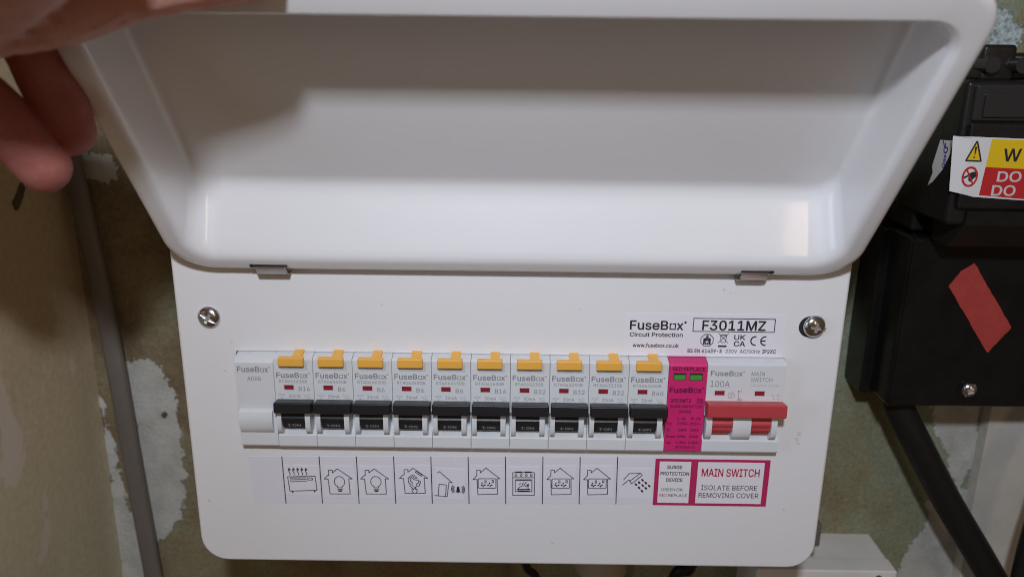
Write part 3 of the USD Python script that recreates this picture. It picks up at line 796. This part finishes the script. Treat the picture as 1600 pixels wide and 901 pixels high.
# surge module
t = Thing('surge_module', (79, 0, -180.3), 'bright pink surge protection module between the B40 breaker and the main switch', 'surge protector')
t.part('body', prism([(12, -135.25), (-0.3, -135.25), (-5.2, -136.6), (YF, -137.6), (YF, -179.6), (-5.5, -180.3), (12, -180.3)], 70.15, 87.45), 'surge_pink', smooth=28)
for a, b in ((72.7, 77.8), (80.0, 85.3)):
    w = t.part('window', extrude(sbox(a, -144.1, b, -141.1), YF - .05, YF), 'window_green', smooth=False)
    t.part('window_frame', frame_window(a, b, -144.1, -141.1, YF), 'print_plum', parent=w, smooth=False)
    t.part('window_lip', extrude(sbox(a, -141.7, b, -141.1), YF - .09, YF), 'recess_dark', parent=w, smooth=False)
spd = [('RED:REPLACE', 71.77, 86.6, -139.7, 1.75), ('SPD1MT2', 71.71, 81.10, -155.2, 1.68), ('SURGE PROTECTION', 71.89, 86.5, -157.9, 1.25), ('DEVICE', 76.27, 81.59, -160.4, 1.2), ('L-N', 75.63, 79.13, -164.0, 1.25), ('N-PE', 81.74, 86.4, -163.9, 1.25),
       ('Uc:', 71.0, 73.3, -166.5, 1.25), ('275V~', 75.7, 80.9, -166.5, 1.25), ('255V~', 81.5, 86.6, -166.5, 1.25), ('In:', 71.0, 72.6, -169.7, 1.2), ('20kA', 76.2, 80.2, -169.6, 1.2), ('20kA', 81.8, 85.7, -169.6, 1.2), ('Imax:', 70.8, 75.3, -173.0, 1.2), ('40kA', 75.9, 80.0, -172.9, 1.2),
       ('40kA', 81.7, 85.7, -172.9, 1.2), ('Up:', 71.0, 73.3, -176.1, 1.2), ('1.5kV', 75.6, 80.3, -176.05, 1.2), ('1.5kV', 81.3, 86.0, -176.05, 1.2), ('IEC61643-11', 75.5, 84.7, -178.3, 1.05), ('T2', 84.3, 86.0, -155.2, 1.5)]
tb = sbox(83.8, -155.6, 86.5, -153.2)
t.part('print', cat_(logo_text(71.0, 86.7, -150.4, 2.6, YF, .04), extrude(tb.difference(tb.buffer(-.2)), YF - .04, YF), *[text(s, a, b, z, c, YF, .04, bold=True) for s, a, b, z, c in spd]), 'print_plum', smooth=False)

# main switch
t = Thing('main_switch', (105.4, 0, -180.3), 'wide grey main switch with red lever at the right end of the row', 'switch')
x0, x1 = 87.6, 123.2
t.part('body', cat_(prism(body_profile(), x0 + .1, x1)), 'module_grey', smooth=28)
for a, b in ((88.3, 91.0), (100.6, 108.9), (118.2, 120.9)):
    t.part('cheek', cheek(a, b), 'module_grey', smooth=28)
for a, b in ((91.1, 100.5), (109.0, 118.1)):
    t.part('lever_drum', drum(a, b), 'switch_red', smooth=20)
t.part('lever', bar(87.6, 123.3, -154.2, .75), 'switch_red', smooth=40, label='red lever bar across both poles')
for a, b in ((91.7, 96.1), (109.9, 114.3)):
    w = t.part('window', extrude(sbox(a, -151.4, b, -149.2), YF - .05, YF), 'window_red', smooth=False)
    t.part('window_frame', frame_window(a, b, -151.4, -149.2, YF), 'module_plate', parent=w, smooth=False)
pr = [logo_text(89.1, 104.5, -141.9, 2.4, YF, .04), text('100A', 89.3, 98.1, -147.3, 2.9, YF, .04), text('MAIN', 107.6, 113.6, -141.7, 1.9, YF, .04), text('SWITCH', 107.5, 117.2, -144.6, 2.0, YF, .04)]
ln = [arc(99.3, -151.45, 1.5, 0, 360, 24), [(99.9, -150.7), (98.9, -151.0), (99.7, -151.8), (98.7, -152.2)], [(102.6, -153.9), (102.6, -149.0)], [(102.2, -149.7), (102.6, -149.0), (103.0, -149.7)], [(102.2, -153.2), (102.6, -153.9), (103.0, -153.2)], [(103.6, -149.7), (103.6, -148.7)], arc(103.7, -153.4, .55, 0, 360, 12)]
t.part('print', cat_(*pr, extrude(strokes(ln, .22), YF - .04, YF)), 'print_grey', smooth=False)
ln = [[(117.8, -150.2), (117.8, -151.0), (118.6, -152.0), (118.6, -155.0)], [(120.4, -150.2), (120.4, -151.0), (121.2, -152.0), (121.2, -155.0)], [(117.9, -155.3), (118.9, -155.3)], [(120.5, -155.3), (121.5, -155.3)], [(117.4, -151.6), (118.9, -150.8)], [(120, -151.6), (121.5, -150.8)], [(118.6, -153), (121.2, -153)]]
t.part('symbols', cat_(text('230/400V~ AC22A', 107.6, 120.6, -147.0, 1.2, YF, .04), extrude(strokes(ln, .2), YF - .04, YF)), 'print_pale_grey', smooth=False)

# ------------------------------------------------------------------ black supply boxes at the right
BX, BYF = 205.0, 64.0
t = Thing('meter_tails_box', (330, WY, -188), 'large black plastic box with a strip of red tape', 'electrical box')
t.part('housing', rbox(BX, 470, BYF, WY + 5, -187.5, -92.5, 2.2, 5), 'box_black', smooth=45)
t.part('side_flange', rbox(BX - 5.5, BX + 6, BYF + 22, WY + 5, -189.5, -92.0, 1.5, 4), 'box_black', smooth=45)
t.part('front_rib', prism([(BYF - 1.0, -92.0), (BYF + 3, -91.0), (BYF + 3, -186), (BYF - .4, -186)], BX + 1.2, BX + 3.4), 'box_black', smooth=30)
t.part('screw_boss', cat_(trimesh.creation.annulus(4.4, 6.2, 1.2, transform=trimesh.transformations.translation_matrix([248.6, BYF, -176.6]) @ trimesh.transformations.rotation_matrix(math.pi / 2, [1, 0, 0]))), 'box_black', smooth=30)
add_screw(t, 'screw', (248.6, BYF, -176.6), 4.3, (4, -3), 62, 0.0)
tape = wobble([(239.5, -105.5), (265.2, -140.8), (254.6, -155.2), (228.2, -118.2), (233, -110)], 1.2, .55, 42)
t.part('tape', extrude(tape, BYF - .35, BYF - .02), 'tape_red', smooth=False, label='torn strip of red tape')

t = Thing('supply_cutout', (330, WY, -86), 'black supply cut-out with a yellow and red warning label', 'fuse holder')
CF = 30.0
t.part('housing', rbox(204.5, 470, CF + 3, WY - 22, -79.5, -12.0, 2.5, 5), 'cutout_black', smooth=45)
t.part('backplate', rbox(207, 470, WY - 40, WY + 5, -90.5, 0, 2.0, 4), 'cutout_black', smooth=45)
t.part('carrier', rbox(207.5, 470, CF, CF + 8, -71.0, -31.0, 1.2, 4), 'cutout_black', smooth=45)
t.part('carrier_lid', cat_(rbox(208.2, 470, CF + 1.0, CF + 8, -30.4, -14.0, 1.2, 4), rbox(212, 470, CF - .6, CF + 3, -28.5, -18.0, .6, 3)), 'clear_black', smooth=45)
t.part('lower_lip', prism([(CF + .5, -72.0), (CF + 1.5, -79.0), (CF + 14, -92.0), (CF + 30, -92.0), (CF + 30, -72.0)], 213.0, 470), 'cutout_black', smooth=30)
t.part('terminal_cover', cat_(rbox(211.0, 226.5, CF + 6, CF + 40, -13.0, 3.4, 2.0, 4), rbox(230, 470, CF + 14, CF + 44, -13, -2, 2.0, 4)), 'cutout_black', smooth=45)
for x in (213.5, 227.5):
    t.part('terminal_knob', trimesh.creation.cylinder(3.6, 9, sections=20, transform=trimesh.transformations.translation_matrix([x, CF + 6, -5.5]) @ trimesh.transformations.rotation_matrix(math.pi / 2, [1, 0, 0])), 'clear_black', smooth=30)
yb = CF - .05
wl = t.part('warning_label', extrude(Polygon([(208.5, -37.2), (236, -38.0), (238.5, -66.4), (214, -65.0), (208.0, -63.6)]), yb - .12, yb + .02), 'warn_white', smooth=False)
curl = [(201.2, -37.2), (208.5, -37.2), (208.0, -63.6), (203.0, -62.6)]
wrap = extrude(Polygon(curl).segmentize(1.0), yb - .12, yb + .02); v = np.array(wrap.vertices)
bend = np.clip(208.5 - v[:, 0], 0, None); v[:, 1] += 0.045 * bend ** 2; v[:, 0] += 0.0; wrap.vertices = v
t.part('label_fold', wrap, 'warn_white', parent=wl, smooth=40)
y1 = yb - .12
t.part('yellow_panel', extrude(Polygon([(218.0, -38.2), (236, -38.6), (236.6, -51.8), (217.2, -51.0)]), y1 - .04, y1), 'warn_yellow', parent=wl, smooth=False)
t.part('red_panel', extrude(Polygon([(217.2, -51.0), (236.6, -51.8), (238.0, -65.8), (216.4, -64.2)]), y1 - .04, y1), 'warn_red', parent=wl, smooth=False)
tr = Polygon([(211.4, -39.6), (214.4, -48.2), (207.9, -48.0)]).buffer(.55)
t.part('hazard_border', extrude(tr.difference(tr.buffer(-.75)), y1 - .06, y1), 'print_black', parent=wl, smooth=False)
t.part('hazard_triangle', extrude(tr.buffer(-.75), y1 - .04, y1), 'warn_yellow', parent=wl, smooth=False)
t.part('label_print', cat_(extrude(Polygon([(211.0, -41.9), (211.7, -41.9), (211.3, -45.4)]).buffer(.16), y1 - .1, y1), extrude(Point(211.2, -46.6).buffer(.42), y1 - .1, y1), text('W', 224.5, 232.6, -48.2, 5.6, y1, .1, bold=True)), 'print_black', parent=wl, smooth=False)
pc = (210.7, -55.6); ring_ = Point(pc).buffer(4.3, 16)
ring_ = affinity.scale(ring_, .86, 1.12)
t.part('prohibition_ring', extrude(ring_.difference(affinity.scale(ring_, .76, .78)).union(affinity.rotate(sbox(pc[0] - .38, pc[1] - 3.8, pc[0] + .38, pc[1] + 3.8), 30)), y1 - .08, y1), 'warn_red', parent=wl, smooth=False)
hand_sym = unary_union([LineString([(208.3, -56.0), (210.6, -54.7)]).buffer(.45), Polygon([(210.0, -54.4), (211.6, -53.6), (213.3, -53.2), (213.5, -55.4), (212.3, -56.4), (211.3, -57.8), (210.4, -57.2), (210.3, -55.8)]).buffer(.2)])
t.part('hand_symbol', extrude(hand_sym, y1 - .05, y1), 'print_black', parent=wl, smooth=False)
t.part('white_print', cat_(text('DO', 223.4, 234.6, -57.6, 4.6, y1 - .04, .06, bold=True), text('DO', 221.9, 233.0, -64.2, 4.7, y1 - .04, .06, bold=True)), 'print_white', parent=wl, smooth=False)
# torn gas sticker wrapped on the side face (plane x = 204.5)


def on_cheek(shape, lift=0.1):
    m = extrude(shape, 0, 1.0); v = np.array(m.vertices)           # (u, v) = (y, z)
    m.vertices = np.stack([204.5 - lift + v[:, 1] * lift, v[:, 0], v[:, 2]], 1)
    m.fix_normals()
    return m


gs = t.part('gas_sticker', on_cheek(Polygon([(37.5, -40.0), (49.5, -40.8), (53.5, -54.0), (52.0, -57.0), (55.0, -63.8), (51.0, -61.5), (43.5, -54.5), (38.5, -46.0)])), 'paper_white', smooth=False)
fl = LineString([(46.5, -41.0), (44.6, -43.4), (44.4, -45.8), (42.6, -46.4), (41.2, -45.2), (41.6, -43.6), (43.4, -44.0), (44, -41.8)]).buffer(.35)
t.part('flame_logo', on_cheek(fl, .18), 'print_blue', parent=gs, smooth=False)
gt = glyphs('Gas', True).copy(); v = np.array(gt.vertices); s = .26
gt.vertices = np.stack([204.5 - .18 + v[:, 2] * .08 , 41.6 + v[:, 1] * s, -53.6 + v[:, 0] * s], 1); gt.fix_normals()
t.part('sticker_print', gt, 'print_blue', parent=gs, smooth=False)

# ------------------------------------------------------------------ cables, trunking, board
c = Thing('supply_cable', (250, 80, -320), 'thick black cable running down from the black box', 'cable')
c.part('sheath', sweep([(213, 84, -176), (222, 82, -197), (234, 79, -218), (254, 76, -251), (277, 74, -285), (300, 73, -319), (330, 73, -362)], circle(8.3), 12), 'cable_black', smooth=True)
c = Thing('supply_cable', (300, 62, -320), 'black cable at the far right edge, mostly out of view', 'cable')
c.part('sheath', sweep([(322, 70, -180), (309, 64, -215), (303, 62, -250), (301, 62, -290), (306, 66, -350)], circle(8.0), 12), 'cable_black', smooth=True)
c = Thing('grey_cable', (-240, 100, -330), 'flat grey cable running down the corner left of the fuse box', 'cable')
c.part('sheath', sweep([(-250, 103, -20), (-247, 102, -63), (-243.5, 102, -99), (-240, 102, -140), (-237.5, 102, -188), (-235.0, 101.5, -247), (-231.5, 102, -330), (-229, 102, -390)], circle(5.6, 3.4, 20, .8), 12), 'cable_grey', smooth=True)

t = Thing('cable_trunking', (190, 72, -330), 'white plastic trunking under the right end of the fuse box', 'trunking')
t.part('base', rbox(147, 229.4, 82, WY + 4, -340, -297.6, .8, 3), 'trunking_white', smooth=40)
t.part('cover_strip', rbox(146, 230, 70.5, 83.5, -342, -297.0, 1.0, 4), 'trunking_white', smooth=40)
t.part('screw_head', trimesh.creation.cylinder(2.2, 1.2, sections=16, transform=trimesh.transformations.translation_matrix([219, 70.4, -301.6]) @ trimesh.transformations.rotation_matrix(math.pi / 2, [1, 0, 0])), 'hinge_steel', smooth=30)
bd = Thing('wall_board', (330, WY, -380), 'pale whitewashed board on the wall below the black box', 'board')
bd.part('board', rbox(286.5, 420, WY - 9, WY + 4, -420, -150, 1.0, 3), 'board_white', smooth=40)
g = Thing('cable_gland', (53, 60, -300), 'round cream gland under the fuse box', 'gland')
g.part('flange', trimesh.creation.cylinder(17, 5, sections=40, transform=trimesh.transformations.translation_matrix([52, 62, -250.5])), 'knob_cream', smooth=30)
g.part('barrel', trimesh.creation.cylinder(15, 38, sections=40, transform=trimesh.transformations.translation_matrix([52, 62, -272])), 'knob_cream', smooth=30)
for lab_, pts, r in (('thin dark cable left of the cream gland', [(4, 60, -240), (8, 60, -287), (16, 62, -305), (22, 64, -380)], 2.4), ('dark cable right of the cream gland', [(106, 60, -240), (104, 60, -287), (95, 62, -300), (84, 64, -380)], 3.6)):
    c = Thing('thin_cable', pts[1], lab_, 'cable')
    c.part('sheath', sweep(pts, circle(r, n=14), 8), 'cable_black', smooth=True)
g = Thing('edge_clip', (172, 62, -270), 'dark rubber clip at the lower right edge of the fuse box', 'clip')
g.part('clip', rbox(147.5, 175.6, 56, 64, -271.5, -257, 1.2, 3), 'cable_grey', smooth=40)

# ------------------------------------------------------------------ the hand that holds the lid
def bone(a, ra, b, rb):
    h = trimesh.convex.convex_hull(np.vstack([sphere_pts(a, ra), sphere_pts(b, rb)]))
    return m3.Manifold(m3.Mesh(np.array(h.vertices, np.float32), np.array(h.faces, np.uint32)))


def hull(*cs):
    h = trimesh.convex.convex_hull(np.vstack([sphere_pts(c, r) for c, r in cs]))
    return m3.Manifold(m3.Mesh(np.array(h.vertices, np.float32), np.array(h.faces, np.uint32)))


chains = {
    'thumb': [((-76, -103.5, 20.5), 8.8), ((-84, -104.5, 20.5), 10.0), ((-96, -105, 19.0), 10.6), ((-111, -105.5, 16.4), 10.9), ((-130, -112, 13.5), 15.5), ((-147, -116, 15.0), 20.0), ((-174, -114, 13.0), 22.0)],
    'index': [((-152.8, -70, -29.0), 8.8), ((-155.2, -70, -18.0), 9.6), ((-159.0, -72, -2.0), 9.8), ((-165, -76, 12.0), 10.4), ((-178, -92, 24.0), 11.5)],
    'middle': [((-157.8, -79, -40.2), 8.6), ((-162.5, -80, -32.5), 9.5), ((-170.5, -83, -21.0), 9.9), ((-179.5, -88, -10.0), 10.6), ((-189, -98, 10.0), 11.5)],
    'ring': [((-187.0, -84, -48.0), 8.2), ((-188.5, -88, -33), 9.1), ((-193, -92, -14), 9.8), ((-197, -102, 4), 11.0)],
    'little': [((-200, -92, -42), 7.2), ((-202, -96, -28), 7.8), ((-203, -100, -14), 8.4), ((-203, -106, -2), 10.0)]}
parts = []
for nm, ch in chains.items():
    for (a, ra), (b, rb) in zip(ch[:-1], ch[1:]):
        parts.append(bone(a, ra, b, rb))
wrist = (-182, -196, 60)
parts.append(hull(((-176, -103, 9), 19), ((-178, -94, 22), 12), ((-189, -100, 10), 12), ((-197, -103, 4), 12), ((-204, -108, -2), 11), (wrist, 25), ((-196, -140, 28), 20), ((-146, -130, 34), 19)))
parts.append(hull(((-149, -116, 16), 19.5), ((-136, -136, 17), 17.5), ((-131, -152, 25), 17), ((-108, -146, 30), 15), ((-150, -165, 42), 20), (wrist, 24)))  # bulge at the thumb, added to throw shade on lid and fingers
parts.append(hull((wrist, 26), ((-225, -300, 122), 30)))
parts.append(hull(((-225, -300, 122), 30), ((-260, -390, 172), 37)))
hand = m3.Manifold.batch_boolean(parts, m3.OpType.Add)
hm = tri(hand.refine_to_length(2.6)); hm.merge_vertices()
trimesh.smoothing.filter_taubin(hm, .5, .53, 14)
# creases and knuckles of the skin: folds run across the ball of the thumb, and at the finger joints
hv = np.array(hm.vertices); nrm = np.array(hm.vertex_normals)
th = (hv[:, 0] > -172) & (hv[:, 0] < -118) & (hv[:, 1] < -95)
fold = np.zeros(len(hv))
for x0, dep, wd in ((-131.5, .9, 1.3), (-137.0, .7, 1.1), (-143.5, .9, 1.4), (-151.5, .6, 1.3), (-124.5, .6, 1.0), (-112, .5, 1.0)):
    xx = hv[:, 0] - x0 + (hv[:, 2] - 8) * .22
    fold -= dep * np.exp(-(xx / wd) ** 2)
fold[hv[:, 1] > -98] = 0
hm.vertices = hv + nrm * (fold[:, None] + (meshkit.fbm(hv * .35, 3, 5)[:, None] - .5) * .5)
person = Thing('person', (-200, -200, -60), 'bare hand gripping the top left corner of the raised lid', 'hand')
hz = np.array(hm.vertices)
shade_flush = np.clip((14 - hz[:, 2]) / 30, 0, 1) * (hz[:, 1] > -100) * .95      # shade on the fingers put into the colour, with redder finger ends
pb = person.part('body', hm, 'skin', smooth=True, attrs={'shade_flush': shade_flush})
nail = trimesh.creation.icosphere(3, 1.0); nv = np.array(nail.vertices)
nail.vertices = np.stack([-79.5 + nv[:, 0] * 6.4, -112.3 + nv[:, 1] * 1.1 + nv[:, 2] ** 2 * 1.6, 23.5 + nv[:, 2] * 5.0], 1)
person.part('thumb_nail', nail, 'nail', parent=pb, smooth=True)
person.part('sleeve', sweep([(-247, -357, 153), (-260, -390, 172), (-300, -480, 224)], circle(41), 6, up=(0, 0, 1)), 'sleeve_dark', smooth=True)
